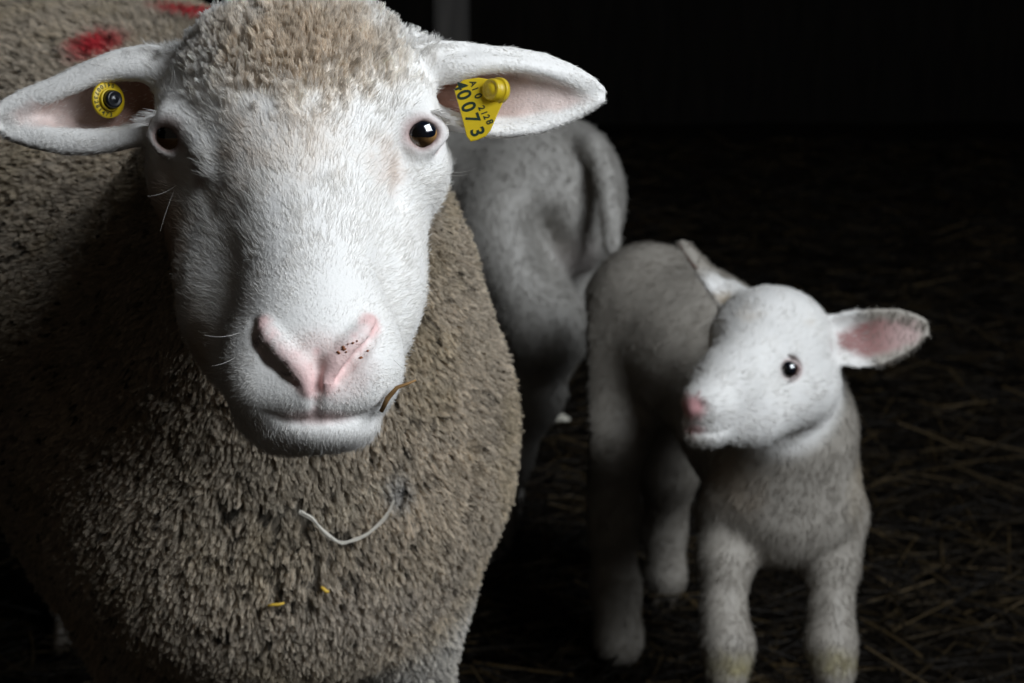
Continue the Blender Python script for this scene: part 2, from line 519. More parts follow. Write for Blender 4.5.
# nostrils, philtrum, mouth
def pth(lst, off):
    return [(s.on(a, b, .80, 1.0, off if len(q_) < 1 else q_[0]), r_) for a, b, r_, *q_ in lst]
ALA_L = pth([(264, 327, .0034), (270, 337, .0043), (282, 350, .0046), (297, 366, .0042), (309, 386, .0032)], .0005)
ALA_R = pth([(370, 325, .0034), (362, 335, .0042), (350, 347, .0044), (338, 361, .0042), (326, 382, .0032)], .0005)
cutL = pth([(256, 326, .0022), (260, 341, .0038), (271, 356, .0046), (286, 369, .0038), (301, 383, .0018)], .0015)
cutR = pth([(376, 327, .0014), (371, 339, .0026), (360, 352, .0028), (347, 365, .0024), (335, 380, .0012)], .0008)
phil = pth([(318, 350, .0010), (318, 366, .0017), (317, 388, .0019), (316, 404, .0018), (316, 418, .0016)], -.0002)
s.chain(ALA_L, k=.006); s.chain(ALA_R, k=.006)
s.chain(cutL, k=.003, op='sub'); s.chain(cutR, k=.004, op='sub')
s.chain([(a + A_ * .006 , r * .8) for a, r in cutL[1:4]], k=.003, op='sub')
s.chain(phil, k=.003, op='sub')
mo = pth([(266, 414, .0008), (280, 419, .0012), (297, 422, .0014), (316, 421, .0015), (338, 421, .0014), (358, 417, .0012), (376, 408, .0008)], 0.0)
s.chain(mo, k=.003, op='sub')
# ears
def ear_frame(O, T, W0):
    U = T - O; L = np.linalg.norm(U); U = U / L
    W = W0 - (W0 @ U) * U; W /= np.linalg.norm(W)
    V_ = np.cross(W, U)
    if V_ @ U_ < 0: V_ = -V_
    return U, V_, W, L
OR, TR = P(436, 88, 1.008), P(601, 95, 1.005)
uR, vR, wR, LR = ear_frame(OR, TR, D(.15, -.05, -1))
px1 = 1.008 / F
s.ear(OR, uR, vR, wR, LR, [(-.1, 26 * px1), (0, 33 * px1), (.2, 38 * px1), (.45, 38 * px1), (.65, 34 * px1), (.82, 23 * px1), (.94, 12 * px1), (1, 3 * px1)],
      [(0, 4 * px1), (.3, -2 * px1), (.6, -1 * px1), (1, 0)], [(-.1, .022), (0, .020), (.25, .014), (.6, .007), (1, .001)], .0028)
s.rope([(P(428, 68, .990), .0105), (P(452, 68, .985), .0085), (P(485, 64, .985), .0060), (P(525, 66, .990), .0045), (P(562, 76, .997), .0035), (P(590, 88, 1.003), .0028)], k=.010)
s.rope([(P(448, 122, .995), .0045), (P(490, 131, .994), .0038), (P(530, 128, .998), .0035), (P(565, 117, 1.003), .003), (P(592, 102, 1.005), .003)], k=.006)
s.cone(P(415, 66, 1.015), .020, P(455, 70, 1.015), .012, k=.012)
OL, TL = P(163, 100, 1.012), P(-4, 121, 1.0)
uL, vL, wL, LL = ear_frame(OL, TL, D(-.1, -.05, -1))
s.ear(OL, uL, vL, wL, LL, [(-.1, 28 * px1), (0, 36 * px1), (.2, 41 * px1), (.45, 38 * px1), (.65, 30 * px1), (.82, 22 * px1), (.94, 13 * px1), (1, 4 * px1)],
      [(0, 8 * px1), (.25, 2 * px1), (.6, -4 * px1), (1, 0)], [(-.1, .022), (0, .020), (.25, .015), (.6, .008), (1, .002)], .0028)
s.rope([(P(166, 74, .992), .0105), (P(140, 69, .988), .0075), (P(105, 74, .988), .0052), (P(65, 90, .990), .0042), (P(30, 105, .994), .0038), (P(2, 117, 1.0), .0033)], k=.012)
s.rope([(P(150, 128, .988), .0040), (P(110, 138, .990), .0055), (P(60, 138, .992), .0058), (P(20, 130, .998), .0045)], k=.012)
s.cone(P(176, 76, 1.02), .020, P(140, 82, 1.02), .012, k=.012)
RM1, RM2, RM3 = s.on(97, 46, 1.2, 2.4), s.on(196, 14, 1.2, 2.4), s.on(140, 64, 1.2, 2.4)
SB1, SB2, SB3 = s.on(276, 605, 1.0, 1.5, -.011), s.on(325, 590, 1.0, 1.5, -.011), s.on(388, 396, .8, 1.3, -.004)
STR = [s.on(a, b, 1.0, 1.5, -.011) for a, b in ((300, 512), (312, 519), (324, 532), (340, 543), (356, 539), (371, 531), (386, 516), (394, 500))]
DIRT = [s.on(a, b, .8, 1.0, -.0003) for a, b in ((344, 349), (348, 344), (353, 343), (357, 341), (339, 353), (338, 352), (346, 352), (368, 351), (361, 358), (343, 347), (370, 346))]
me_e, EV, EQ = s.mesh('ewe')
del s

PINK = (.60, .34, .32); WHITE = (.86, .84, .81); TAN = (.55, .43, .31); WOOL = (.58, .50, .40)
NOSE = P(316, 350, .86)
def headmask(p):
    X, Y, Z = camspace(p)
    px = 512 + X / Z * F
    earz = np.maximum(np.abs(px - 298) - 140, 0) * .0006
    return 1 - sstep(1.045, 1.065, Z - np.minimum(earz, .03))
def ear_u(p):
    return np.maximum((p - OR) @ uR / LR, (p - OL) @ uL / LL)
def in_ear(p):
    r_ = ((p - OR) @ uR > .003) & (np.abs((p - OR) @ vR) < .030); l_ = ((p - OL) @ uL > .003) & (np.abs((p - OL) @ vL) < .030)
    return (r_ | l_) & (headmask(p) > .2)
def ear_inside(p, N):
    """soft mask of the hollow of either ear"""
    out = np.zeros(len(p))
    for (O, U, V_, W, L, c0) in ((OR, uR, vR, wR, LR, -.0035), (OL, uL, vL, wL, LL, .000)):
        q = p - O; u = q @ U; v = q @ V_ - c0; ww = q @ W
        a = np.hypot((u / L - .36) / .56, v / (.0175 * (1.0 - .45 * np.clip(u / L, 0, 1))))
        m_ = (1 - sstep(.75, 1.1, a + (fbm(p, 150, 5) - .5) * .3)) * (ww > -.004) * (ww < .014) * (N @ W > -.2 if N is not None else 1)
        out = np.maximum(out, m_)
    return out * (headmask(p) > .2)
def legmask(p):
    z = p[:, 2] + (fbm(p, 30, 5) - .5) * .04
    m_ = 1 - sstep(.24, .29, z)
    for (x, y) in ((-.082, 1.27), (-.262, 1.28)):
        m_ = np.maximum(m_, (1 - sstep(.045, .075, np.hypot(p[:, 0] - x, p[:, 1] - y))) * (1 - sstep(.37, .41, z)))
    return m_
def dist_path(p, pts):
    best = np.full(len(p), 9.0)
    near = np.linalg.norm(p - noseA, axis=1) < .06
    if not near.any(): return best
    q0 = p[near]; b = np.full(len(q0), 9.0)
    for (a, _), (c, _) in zip(pts[:-1], pts[1:]):
        ab = c - a; t = np.clip(((q0 - a) @ ab) / (ab @ ab), 0, 1)
        b = np.minimum(b, np.linalg.norm(q0 - a - t[:, None] * ab, axis=1))
    best[near] = b
    return best
noseA = P(318, 358, .85)
def nosepink(p):
    d = np.minimum(dist_path(p, ALA_L), dist_path(p, ALA_R))
    d = np.minimum(d, dist_path(p, phil) + .0045)
    return 1 - sstep(.0028, .0080, d + (fbm(p, 300, 2) - .5) * .003)
def ewe_col(p, skin=False):
    n = len(p)
    hm = headmask(p)[:, None]
    head = np.tile(np.array(WHITE), (n, 1))
    nz = fbm(p, 160, 21)
    head = ellcol(p, P(300, 62, .955), (.072, .050, .07), (.78, .67, .54), head, .7, .95, .6)
    head = ellcol(p, P(300, 150, .93), (.045, .030, .07), (.74, .64, .54), head, .9, .5, .9)
    head = ellcol(p, P(250, 165, .95), (.020, .045, .05), (.62, .50, .40), head, .8, .55, .6)
    head = ellcol(p, P(178, 250, 1.00), (.026, .070, .10), (.50, .36, .24), head, .7, .85, .4)
    head = ellcol(p, P(208, 345, .96), (.016, .040, .08), (.54, .42, .30), head, .8, .7, .4)
    head = ellcol(p, P(385, 170, .955), (.014, .020, .04), (.68, .52, .42), head, .9, .5, .8)
    head = ellcol(p, P(335, 372, .855), (.034, .024, .03), (.78, .56, .52), head, .9, .9, .2)
    head = ellcol(p, P(318, 350, .855), (.026, .018, .03), (.80, .60, .56), head, .9, .5, .2)
    np_ = nosepink(p)[:, None] * .8
    head = head * (1 - np_) + np.array((.78, .55, .52)) * np_
    head = ellcol(p, P(318, 418, .87), (.030, .006, .02), (.62, .40, .38), head, .8, .7, .1)
    head = ellcol(p, EYL, (.018, .016, .03), (.40, .27, .24), head, .5, .85)
    head = ellcol(p, EYR, (.018, .015, .03), (.50, .33, .31), head, .5, .8)
    head = ellcol(p, P(204, 180, .965), (.006, .017, .03), (.30, .19, .15), head, .7, .7)
    wool = np.tile(np.array(WOOL), (n, 1))
    m = fbm(p, 14, 31)[:, None]
    wool = wool * (.72 + .55 * m)
    y = sstep(.45, .75, fbm(p, 22, 41))[:, None]
    wool = wool * (1 - y * .35) + np.array((.50, .40, .24)) * y * .35
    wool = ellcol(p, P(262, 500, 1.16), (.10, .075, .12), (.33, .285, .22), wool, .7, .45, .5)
    for q_ in ((292, 503), (318, 515), (345, 508), (372, 488)):
        wool = ellcol(p, P(*q_, 1.17), (.017, .009, .08), (.66, .59, .48), wool, .8, .7, .3)
    wool = ellcol(p, P(395, 600, 1.25), (.12, .05, .16), (.58, .51, .43), wool, .8, .7, .4)
    wool = ellcol(p, P(395, 495, 1.17), (.016, .024, .06), (.50, .50, .50), wool, .6, .7, .2)
    # raddle marks on the back
    wool = ellcol(p, RM1, (.036, .030, .12), (.60, .03, .05), wool, .8, .95, .5)
    wool = ellcol(p, RM2, (.048, .020, .2), (.60, .03, .05), wool, .8, .95, .5)
    wool = ellcol(p, RM3, (.050, .016, .08), (.52, .08, .10), wool, .9, .6, .5)
    lm = legmask(p)[:, None]
    wool = wool * (1 - lm) + np.array((.66, .62, .56)) * lm
    out = head * hm + wool * (1 - hm)
    return out
def ewe_skin_col(p, N):
    c = ewe_col(p)
    hm = headmask(p)
    sk = c.copy()
    # body skin darkened: the shade between the locks is put into its colour
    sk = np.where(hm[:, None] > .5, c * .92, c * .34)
    bare = nosepink(p)[:, None]
    sk = sk * (1 - bare) + np.array((.76, .52, .50)) * bare
    for cc in cutL[1:4]:
        sk = sk * (1 - .75 * (1 - sstep(.6, 1.1, np.linalg.norm(p - cc[0] - A_ * .004, axis=1) / (cc[1] * 1.1)))[:, None])
    for e_ in (EYL, EYR):
        lw = (1 - sstep(.0136, .0150, np.linalg.norm(p - e_, axis=1)))[:, None] * .8
        sk = sk * (1 - lw) + np.array((.26, .17, .15)) * lw
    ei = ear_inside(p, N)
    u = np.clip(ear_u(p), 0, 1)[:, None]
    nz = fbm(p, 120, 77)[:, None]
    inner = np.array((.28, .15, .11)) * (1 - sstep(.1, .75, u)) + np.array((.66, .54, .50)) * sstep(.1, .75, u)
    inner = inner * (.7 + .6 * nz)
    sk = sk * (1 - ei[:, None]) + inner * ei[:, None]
    # nostril hollows
    for q, r_ in ((P(280, 358, .868), (.015, .012, .008)), ):
        pass
    return np.clip(sk, 0, 1)
nr = np.zeros(len(EV) * 3, np.float32); me_e.vertices.foreach_get('normal', nr); EN = nr.reshape(-1, 3)
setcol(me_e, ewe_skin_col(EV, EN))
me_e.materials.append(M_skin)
ewe = link('ewe', me_e)
tag(ewe, 'large woolly adult sheep with a white face and yellow ear tags looking at the camera', 'sheep')

# --- face hair
def bare_nose(p):
    d1 = nosepink(p) * .85
    d2 = np.zeros(len(p))
    for e in (EYL, EYR):
        dd = np.linalg.norm(p - e, axis=1)
        d2 = np.maximum(d2, 1 - sstep(.0137, .0152, dd))
    return np.clip(1 - d1 - d2, 0, 1)
def head_flow(p, N):
    f = p - noseA
    f = f / (np.linalg.norm(f, axis=1)[:, None] + 1e-6)
    f = f + A_ * .15
    low = sstep(395, 430, topix(p)[1])[:, None]
    f = f * (1 - low) + (-U_ * 1.0 + A_ * .2) * low
    r_ = ((p - OR) @ uR > .0)[:, None]; l_ = ((p - OL) @ uL > .0)[:, None]
    e = in_ear(p)[:, None]
    f = np.where(r_ & e, uR * 1.0 - U_ * .3, f); f = np.where(l_ & e, uL * 1.0 - U_ * .3, f)
    return f
def woolcap(p):
    return ellcol(p, P(298, 42, .97), (.082, .062, .09), (1, 1, 1), np.zeros_like(p), .75, 1, .5)[:, 0]
def head_len(p):
    e = in_ear(p)
    nd = np.linalg.norm(p - noseA, axis=1)
    L = .0028 + .0055 * sstep(.02, .10, nd)
    L = np.where(e, .0042, L)
    de = np.minimum(np.linalg.norm(p - EYL, axis=1), np.linalg.norm(p - EYR, axis=1))
    L = L * (.32 + .68 * sstep(.015, .030, de))
    return L
def head_prob(p):
    hm = headmask(p) * bare_nose(p)
    e = in_ear(p)
    return hm * np.where(e, .9, 1.0) * (1 + 1.2 * sstep(.07, .02, np.linalg.norm(p - noseA, axis=1)))
def head_hcol(p, cid, r):
    c = ewe_col(p)
    e = in_ear(p)
    u = np.clip(ear_u(p), 0, 1)
    ee = e & ((((p - OR) @ wR) < .016) & (u < .45))
    c = c * r.uniform(.92, 1.06, len(p))[:, None]
    return c
def ins_prob(p):
    """drop hair inside the ears near the base"""
    pr = head_prob(p)
    pr = pr * (1 - .80 * ear_inside(p, None) * (1 - .8 * sstep(.35, .9, np.clip(ear_u(p), 0, 1))))
    return pr
make_hair('face_hair', EV, EQ, ewe, 105000, ins_prob, head_len, head_flow, lambda p: .28 + .15 * woolcap(p), .00024, head_hcol, M_hair, npt=3, wobble=.16, seed=3, droop=.25)
# --- curly wool cap on the poll and forehead
make_hair('forelock', EV, EQ, ewe, 42000, lambda p: headmask(p) * woolcap(p) * (~in_ear(p)), lambda p: .006 + .007 * woolcap(p),
          lambda p, N: np.tile(U_ * .6 + A_ * .0, (len(p), 1)) + (p - P(298, 80, .97)) * 6, .62, .00030,
          lambda p, cid, r: ewe_col(p) * (.78 + .4 * r.random(3600)[cid])[:, None] * r.uniform(.85, 1.15, len(p))[:, None], M_wool, npt=5, clump=.72, clump_n=3600, curl=.14, wobble=.18, seed=5, taper=.5)
# --- fleece
def holes(p):
    """grimy tips and gaps of the locks, gap shade painted in, mostly low on the chest"""
    q = p * np.array([1, 1, .6])
    zone = ellcol(p, P(300, 550, 1.17), (.085, .060, .14), (1, 1, 1), np.zeros_like(p), .8)[:, 0]
    h = noise(q, 235, 51) * .8 + noise(q, 480, 52) * .2
    th = .72 - .21 * zone
    return sstep(th, th + .05, h)
def body_prob(p):
    X, Y, Z = camspace(p)
    near = 1 / np.maximum(Z, .9) ** 3
    return (1 - .88 * holes(p)) * (1 - headmask(p)) * near * np.where(Z < 1.42, 1.3, .8) * (1 - .5 * legmask(p))
def body_flow(p, N):
    f = np.tile(np.array([0, 0, -1.0]), (len(p), 1)) + (p - P(275, 300, 1.3)) * np.array([1.6, 0, 0])
    return f
NCL = 70000
dark = rng.random(NCL)
def wool_hcol(p, cid, r):
    c = ewe_col(p)
    rr = r.random(NCL)[cid]
    cnt = np.maximum(np.bincount(cid, minlength=NCL), 1)
    cen = np.stack([np.bincount(cid, p[:, i], minlength=NCL) / cnt for i in range(3)], 1)
    dk = holes(cen)[cid]
    f = (.66 + .58 * rr) * (1 - .93 * dk)
    return c * f[:, None] * r.uniform(.8, 1.2, len(p))[:, None]
make_hair('fleece', EV, EQ, ewe, 460000, body_prob, lambda p: (.0092 - .003 * legmask(p)) * (.75 + .5 * fbm(p, 60, 71)), body_flow, .74, .00040, wool_hcol, M_wool, npt=4, clump=.72, clump_n=NCL, curl=.07, wobble=.20, seed=9, taper=.6, cull=-.2)

# --- eyes
def iris_mat(name, c1, c2):
    m = mat(name, c1, .25, .5, coat=1)
    nt = m.node_tree; b = nt.nodes['Principled BSDF']
    tx = nt.nodes.new('ShaderNodeTexNoise'); tx.inputs['Scale'].default_value = 900
    rp = nt.nodes.new('ShaderNodeValToRGB'); rp.color_ramp.elements[0].color = (*c1, 1); rp.color_ramp.elements[1].color = (*c2, 1)
    co = nt.nodes.new('ShaderNodeTexCoord')
    nt.links.new(co.outputs['Object'], tx.inputs['Vector']); nt.links.new(tx.outputs[0], rp.inputs[0]); nt.links.new(rp.outputs[0], b.inputs['Base Color'])
    return m
M_iris = iris_mat('amber_iris', (.20, .10, .035), (.46, .27, .10))
M_sclera = mat('dark_sclera', (.10, .06, .05), .2, .5, coat=1)
def clear_mat():
    m = bpy.data.materials.new('cornea'); m.use_nodes = True
    nt = m.node_tree; nt.nodes.clear()
    o = nt.nodes.new('ShaderNodeOutputMaterial'); g = nt.nodes.new('ShaderNodeBsdfGlossy'); t = nt.nodes.new('ShaderNodeBsdfTransparent')
    g.inputs['Roughness'].default_value = .03
    fr = nt.nodes.new('ShaderNodeFresnel'); fr.inputs[0].default_value = 1.45
    mx = nt.nodes.new('ShaderNodeMixShader')
    nt.links.new(fr.outputs[0], mx.inputs[0]); nt.links.new(t.outputs[0], mx.inputs[1]); nt.links.new(g.outputs[0], mx.inputs[2]); nt.links.new(mx.outputs[0], o.inputs[0])
    return m
M_cornea = clear_mat()
def eye(c, n_, r, parent, pup=(.62, .36), lift=(0, 0), iris=M_iris, look=None):
    up = U_ - (U_ @ n_) * n_; up /= np.linalg.norm(up); sd = np.cross(up, n_)
    e = ball('eye', c, (r, r, r), (sd, up, n_), parent, M_sclera)
    l = n_ if look is None else look
    up2 = U_ - (U_ @ l) * l; up2 /= np.linalg.norm(up2); sd2 = np.cross(up2, l)
    ball('iris', c, (r * 1.012,) * 3, (sd2, up2, l), e, iris, zmin=.62)
    # wide horizontal pupil as a patch on a slightly larger sphere
    vs_, fs = [], []
    nr_, ns = 10, 40
    for i in range(nr_ + 1):
        for j in range(ns):
            a = 2 * math.pi * j / ns
            ca, sa = math.cos(a), math.sin(a)
            rr = (abs(ca) ** 3.2 + abs(sa) ** 3.2) ** (-1 / 3.2)
            x = pup[0] * rr * ca * i / nr_ + lift[0]; y = pup[1] * rr * sa * i / nr_ + lift[1]
            z = math.sqrt(max(.05, 1 - x * x - y * y))
            v = sd2 * x + up2 * y + l * z; v = v / np.linalg.norm(v)
            vs_.append(c + v * r * 1.025)
    for i in range(nr_):
        for j in range(ns):
            a = i * ns + j; b = i * ns + (j + 1) % ns
            fs.append((a, a + ns, b + ns, b))
    link('pupil', mesh_from('pupil', vs_, fs), e, M_black)
    ball('cornea', c, (r * 1.035,) * 3, (sd2, up2, l), e, M_cornea, zmin=.45)
    return e
eye(EYL, NL, .0125, ewe, look=D(-.16, .08, -.98), pup=(.62, .42), lift=(0, .12))
eye(EYR, NR, .0125, ewe, look=D(.16, .08, -.98), pup=(.62, .42), lift=(0, .08))
# pale lashes
def strands(name, items, parent, m, width=.00016, colr=(.8, .78, .75)):
    hc = bpy.data.hair_curves.new(name)
    hc.add_curves([len(i) for i in items])
    pts = np.concatenate([np.array(i) for i in items])
    hc.attributes['position'].data.foreach_set('vector', pts.astype(np.float32).ravel())
    ra = hc.attributes.get('radius') or hc.attributes.new('radius', 'FLOAT', 'POINT')
    wv = np.concatenate([np.linspace(1, .2, len(i)) * width for i in items])
    ra.data.foreach_set('value', wv.astype(np.float32))
    ca = hc.attributes.new('Col', 'FLOAT_COLOR', 'CURVE')
    cc = np.ones((len(items), 4), np.float32); cc[:, :3] = colr
    ca.data.foreach_set('color', cc.ravel())
    return link(name, hc, parent, m)
rl = random.Random(4)
def curve3(a, b, sag, n=6):
    a = np.array(a); b = np.array(b); sag = np.array(sag)
    return [a + (b - a) * t + sag * 4 * t * (1 - t) * .5 for t in np.linspace(0, 1, n)]
for (ec, n_, sgn) in ((EYL, NL, -1), (EYR, NR, 1)):
    its = []
    up = U_ - (U_ @ n_) * n_; up /= np.linalg.norm(up); sd = np.cross(up, n_)
    for i in range(150):
        a_ = math.pi * (rl.uniform(.02, .45) if sgn > 0 else rl.uniform(.55, .98))
        b0 = ec + n_ * (.006 + .0045 * math.sin(a_)) + R_ * sgn * .0125 * abs(math.cos(a_)) + up * (.0045 + .0065 * math.sin(a_))
        dirn = n_ * .35 + R_ * sgn * .9 + U_ * rl.uniform(-.35, .25)
        dirn = dirn / np.linalg.norm(dirn)
        L = rl.uniform(.006, .012)
        its.append(curve3(b0, b0 + dirn * L, U_ * .001))
    strands('eyelashes', its, ewe, M_hair, .00013, (.82, .80, .78))
its = []
for (a, b, sg) in (((180, 182, .966), (148, 196, .95), -.004), ((176, 186, .966), (160, 232, .955), .003), ((441, 170, .985), (476, 168, .965), -.004), ((441, 172, .985), (468, 174, .97), -.003),
                   ((245, 330, .88), (205, 335, .86), -.004), ((246, 350, .88), (212, 366, .86), -.003), ((386, 350, .885), (412, 372, .87), -.004)):
    its.append(curve3(P(*a), P(*b), U_ * sg, 8))
strands('whiskers', its, ewe, M_hair, .00016, (.75, .72, .68))

# --- ear tags
def frame_of(n_, up):
    n_ = n_ / np.linalg.norm(n_); up = up - (up @ n_) * n_; up = up / np.linalg.norm(up)
    return np.cross(up, n_), up, n_
def prism(name, outline, A, c, th, parent, m):
    """extruded outline (x, y) in frame A around c, with rounded rim"""
    vs_, fs = [], []
    cx = sum(p[0] for p in outline) / len(outline); cy = sum(p[1] for p in outline) / len(outline)
    lv = [(-th / 2, .97), (-th / 2 + th * .2, 1), (th / 2 - th * .2, 1), (th / 2, .97)]
    for z, sc in lv:
        for (x, y) in outline:
            vs_.append(c + A[0] * (cx + (x - cx) * sc) + A[1] * (cy + (y - cy) * sc) + A[2] * z)
    n = len(outline)
    for i in range(len(lv) - 1):
        for j in range(n):
            fs.append((i * n + j, i * n + (j + 1) % n, (i + 1) * n + (j + 1) % n, (i + 1) * n + j))
    fs.append(tuple(range(n))[::-1]); fs.append(tuple((len(lv) - 1) * n + j for j in range(n)))
    return link(name, mesh_from(name, vs_, fs, False), parent, m)
def text_mesh(name, body, size, A, c, rot, parent, m, squeeze=1.0):
    cu = bpy.data.curves.new(name, 'FONT'); cu.body = body; cu.size = size; cu.align_x = 'CENTER'; cu.align_y = 'CENTER'
    cu.extrude = .00005; cu.offset = size * .022
    o = bpy.data.objects.new(name, cu); C.objects.link(o)
    dg = bpy.context.evaluated_depsgraph_get()
    me = bpy.data.meshes.new_from_object(o.evaluated_get(dg))
    bpy.data.objects.remove(o)
    co = np.zeros(len(me.vertices) * 3, np.float32); me.vertices.foreach_get('co', co); co = co.reshape(-1, 3)
    cr, sr = math.cos(rot), math.sin(rot)
    x = co[:, 0] * squeeze; y = co[:, 1]
    X = x * cr - y * sr; Y = x * sr + y * cr
    W = c + X[:, None] * A[0] + Y[:, None] * A[1] + co[:, 2:3] * A[2]
    me.vertices.foreach_set('co', W.astype(np.float32).ravel()); me.update()
    me.materials.clear()
    return link(name, me, parent, m)
TD = .979
tc = P(481, 108, TD)
At = frame_of(D(-.10, .12, -1), U_)
k_ = TD / F
def o2(px, py): return ((px - 481) * k_, -(py - 108) * k_)
outl = [o2(457, 84), (o2(463, 79)), o2(478, 77), o2(495, 80), o2(504, 88), o2(505, 98), o2(498, 114), o2(491, 131), o2(486, 137), o2(477, 141), o2(471, 142), o2(467, 137), o2(464, 125), o2(459, 107), o2(454, 90)]
ear_tag = prism('ear_tag', outl, At, tc, .0014, ewe, M_tagy)
ear_tag['label'] = 'yellow plate tag printed 0073'
bc = P(495, 91, TD - .002)
Ab = frame_of(D(-.80, .0, -1), U_)
def rnd(r, h0, h1, rr):  # rounded cylinder profile
    return [(r, h0), (r, h1 - rr), (r - rr * .3, h1 - rr * .3), (r - rr, h1)]
b1 = lathe('tag_button', P(500, 91, TD + .0015), Ab, [(.0001, 0)] + rnd(.0076, 0, .0030, .0006) + [(.0066, .0031)] + rnd(.0063, .0031, .0092, .0012) + [(.0044, .0088), (.0038, .0089), (.0030, .0098), (.0015, .0103), (.0001, .0104)], ear_tag, M_tagy)
front = At[2] * .00085
rt = math.radians(-70)
def on_tag(px, py):
    r_ = P(px, py, TD) - P(512, 341.5, 0)
    o_ = P(512, 341.5, 0); n__ = At[2]
    return o_ + r_ * ((tc + n__ * .00085 - o_) @ n__) / (r_ @ n__)
for ch, (px, py), sz in (('4', (460, 86), .0105), ('0', (463.5, 95), .0115), ('0', (468, 107), .0115), ('7', (472, 118.5), .0112), ('3', (477, 132), .0112)):
    text_mesh('printed_number', ch, sz, At, on_tag(px, py), rt, ear_tag, M_ink, .95)
for ch, (px, py), sz in (('A', (473, 83.5), .0052), ('1', (475, 89), .0052), ('0', (478, 96), .0060), ('2', (481.5, 108), .0052), ('1', (484, 113), .0050), ('2', (486.5, 117), .0050), ('8', (489.5, 122), .0056)):
    text_mesh('printed_number', ch, sz, At, on_tag(px, py), rt, ear_tag, M_ink, .95)
# round tag in the other ear
Al = frame_of(D(.95, -.05, -1), U_)
c2 = P(108, 100, .990)
tag2 = lathe('ear_tag', c2, Al, [(.0001, -.001), (.0102, -.001), (.0106, -.0004), (.0106, .0006), (.0100, .0012), (.0072, .0014), (.0001, .0014)], ewe, M_tagy)
tag2['label'] = 'round yellow tag with a black button'
lathe('tag_ring', c2, Al, [(.0064, .0012), (.0066, .0034), (.0060, .0038), (.0054, .0036), (.0054, .0012)], tag2, M_tagy)
lathe('tag_button', c2, Al, [(.0001, .001), (.0052, .0012), (.0052, .0065), (.0048, .0078), (.0038, .0082), (.0030, .0074), (.0016, .0080), (.0001, .0084)], tag2, M_tagk)
for i in range(13):
    a = math.radians(75 + i * 17)
    pos = c2 + Al[0] * math.cos(a) * .0086 + Al[1] * math.sin(a) * .0086 + Al[2] * .00135
    text_mesh('printed_number', '0410073281473'[i], .0034, Al, pos, a - math.pi / 2 + math.pi, tag2, M_ink)
#@@END EWE
#@@LAMB
# ================================================================== STANDING LAMB
def vnormals(me):
    nr = np.zeros(len(me.vertices) * 3, np.float32); me.vertices.foreach_get('normal', nr); return nr.reshape(-1, 3)
ax = axis([.09, (.16, .006), (.42, .0028), (.47, .006)])
ay = axis([1.46, (1.66, .0028), (1.86, .006), (2.42, .008)])
az = axis([-.01, (.27, .008), (.60, .0028), (.64, .006)])
s = Sculpt(ax, ay, az)
# trunk
s.chain([(P(782, 488, 1.80), .069), (P(765, 420, 1.90), .082), (P(700, 350, 2.02), .080), (P(657, 318, 2.09), .086)], k=.05)
s.ell(P(787, 505, 1.775), (.071, .060, .05), [R_, U_, A_], k=.03)
s.ell(P(640, 335, 2.09), (.062, .10, .075), [R_, U_, A_], k=.04)
# neck
s.chain([(P(797, 372, 1.72), .044), (P(795, 430, 1.745), .056), (P(786, 490, 1.78), .068)], k=.03)
def leg(s, pts, k=.02): s.chain(pts, k=k)
gz = lambda x, y, z: np.array([x, y, z])
# front legs
a = P(726, 560, 1.765)
s.chain([(P(735, 520, 1.79), 0.0422), (a, 0.0264), (P(723, 610, 1.755), 0.0198), (P(728, 645, 1.74), 0.0238), (P(727, 672, 1.74), 0.0189)], k=.018)
f0 = P(727, 672, 1.74); s.chain([(f0, 0.0180), (gz(f0[0] + .003, f0[1] + .01, 0.0396), 0.0158), (gz(f0[0] + .002, f0[1] - .005, 0.0141), 0.0185)], k=.012)
s.chain([(P(832, 520, 1.80), 0.0387), (P(832, 565, 1.78), 0.0255), (P(831, 610, 1.77), 0.0198), (P(831, 645, 1.76), 0.0233), (P(834, 672, 1.76), 0.0189)], k=.018)
f1 = P(834, 672, 1.76); s.chain([(f1, 0.0180), (gz(f1[0] + .002, f1[1] + .01, 0.0396), 0.0158), (gz(f1[0] + .003, f1[1] - .005, 0.0141), 0.0185)], k=.012)
# hind legs
s.chain([(P(628, 360, 2.08), .062), (P(613, 440, 2.04), .036), (P(612, 520, 2.10), .029), (P(616, 590, 2.12), .026), (P(619, 640, 2.09), .0235), (gz(.132, 1.96, .02), .026)], k=.03)
s.chain([(P(690, 400, 2.18), .050), (P(668, 470, 2.20), .036), (P(664, 530, 2.27), .026), (P(667, 575, 2.28), .022), (gz(.203, 2.14, .02), .026)], k=.025)
# head
s.ell(P(781, 342, 1.675), (.050, .052, .055), [R_, U_, A_], k=.02)
s.ell(P(765, 318, 1.655), (.032, .028, .035), [R_, U_, A_], k=.02)
s.ell(P(745, 338, 1.665), (.034, .036, .035), [R_, U_, A_], k=.02)
s.chain([(P(757, 357, 1.640), .043), (P(728, 388, 1.600), .0310), (P(712, 405, 1.580), .0240)], k=.018)
s.ell(P(705, 404, 1.572), (.0215, .0200, .020), [R_, U_, A_], k=.010)
s.chain([(P(790, 385, 1.66), .042), (P(750, 412, 1.620), .031), (P(712, 426, 1.588), .0170)], k=.016)
s.ell(P(704, 432, 1.580), (.0195, .0150, .016), [R_, U_, A_], k=.012)
s.ell(P(803, 385, 1.68), (.034, .036, .038), [R_, U_, A_], k=.02)
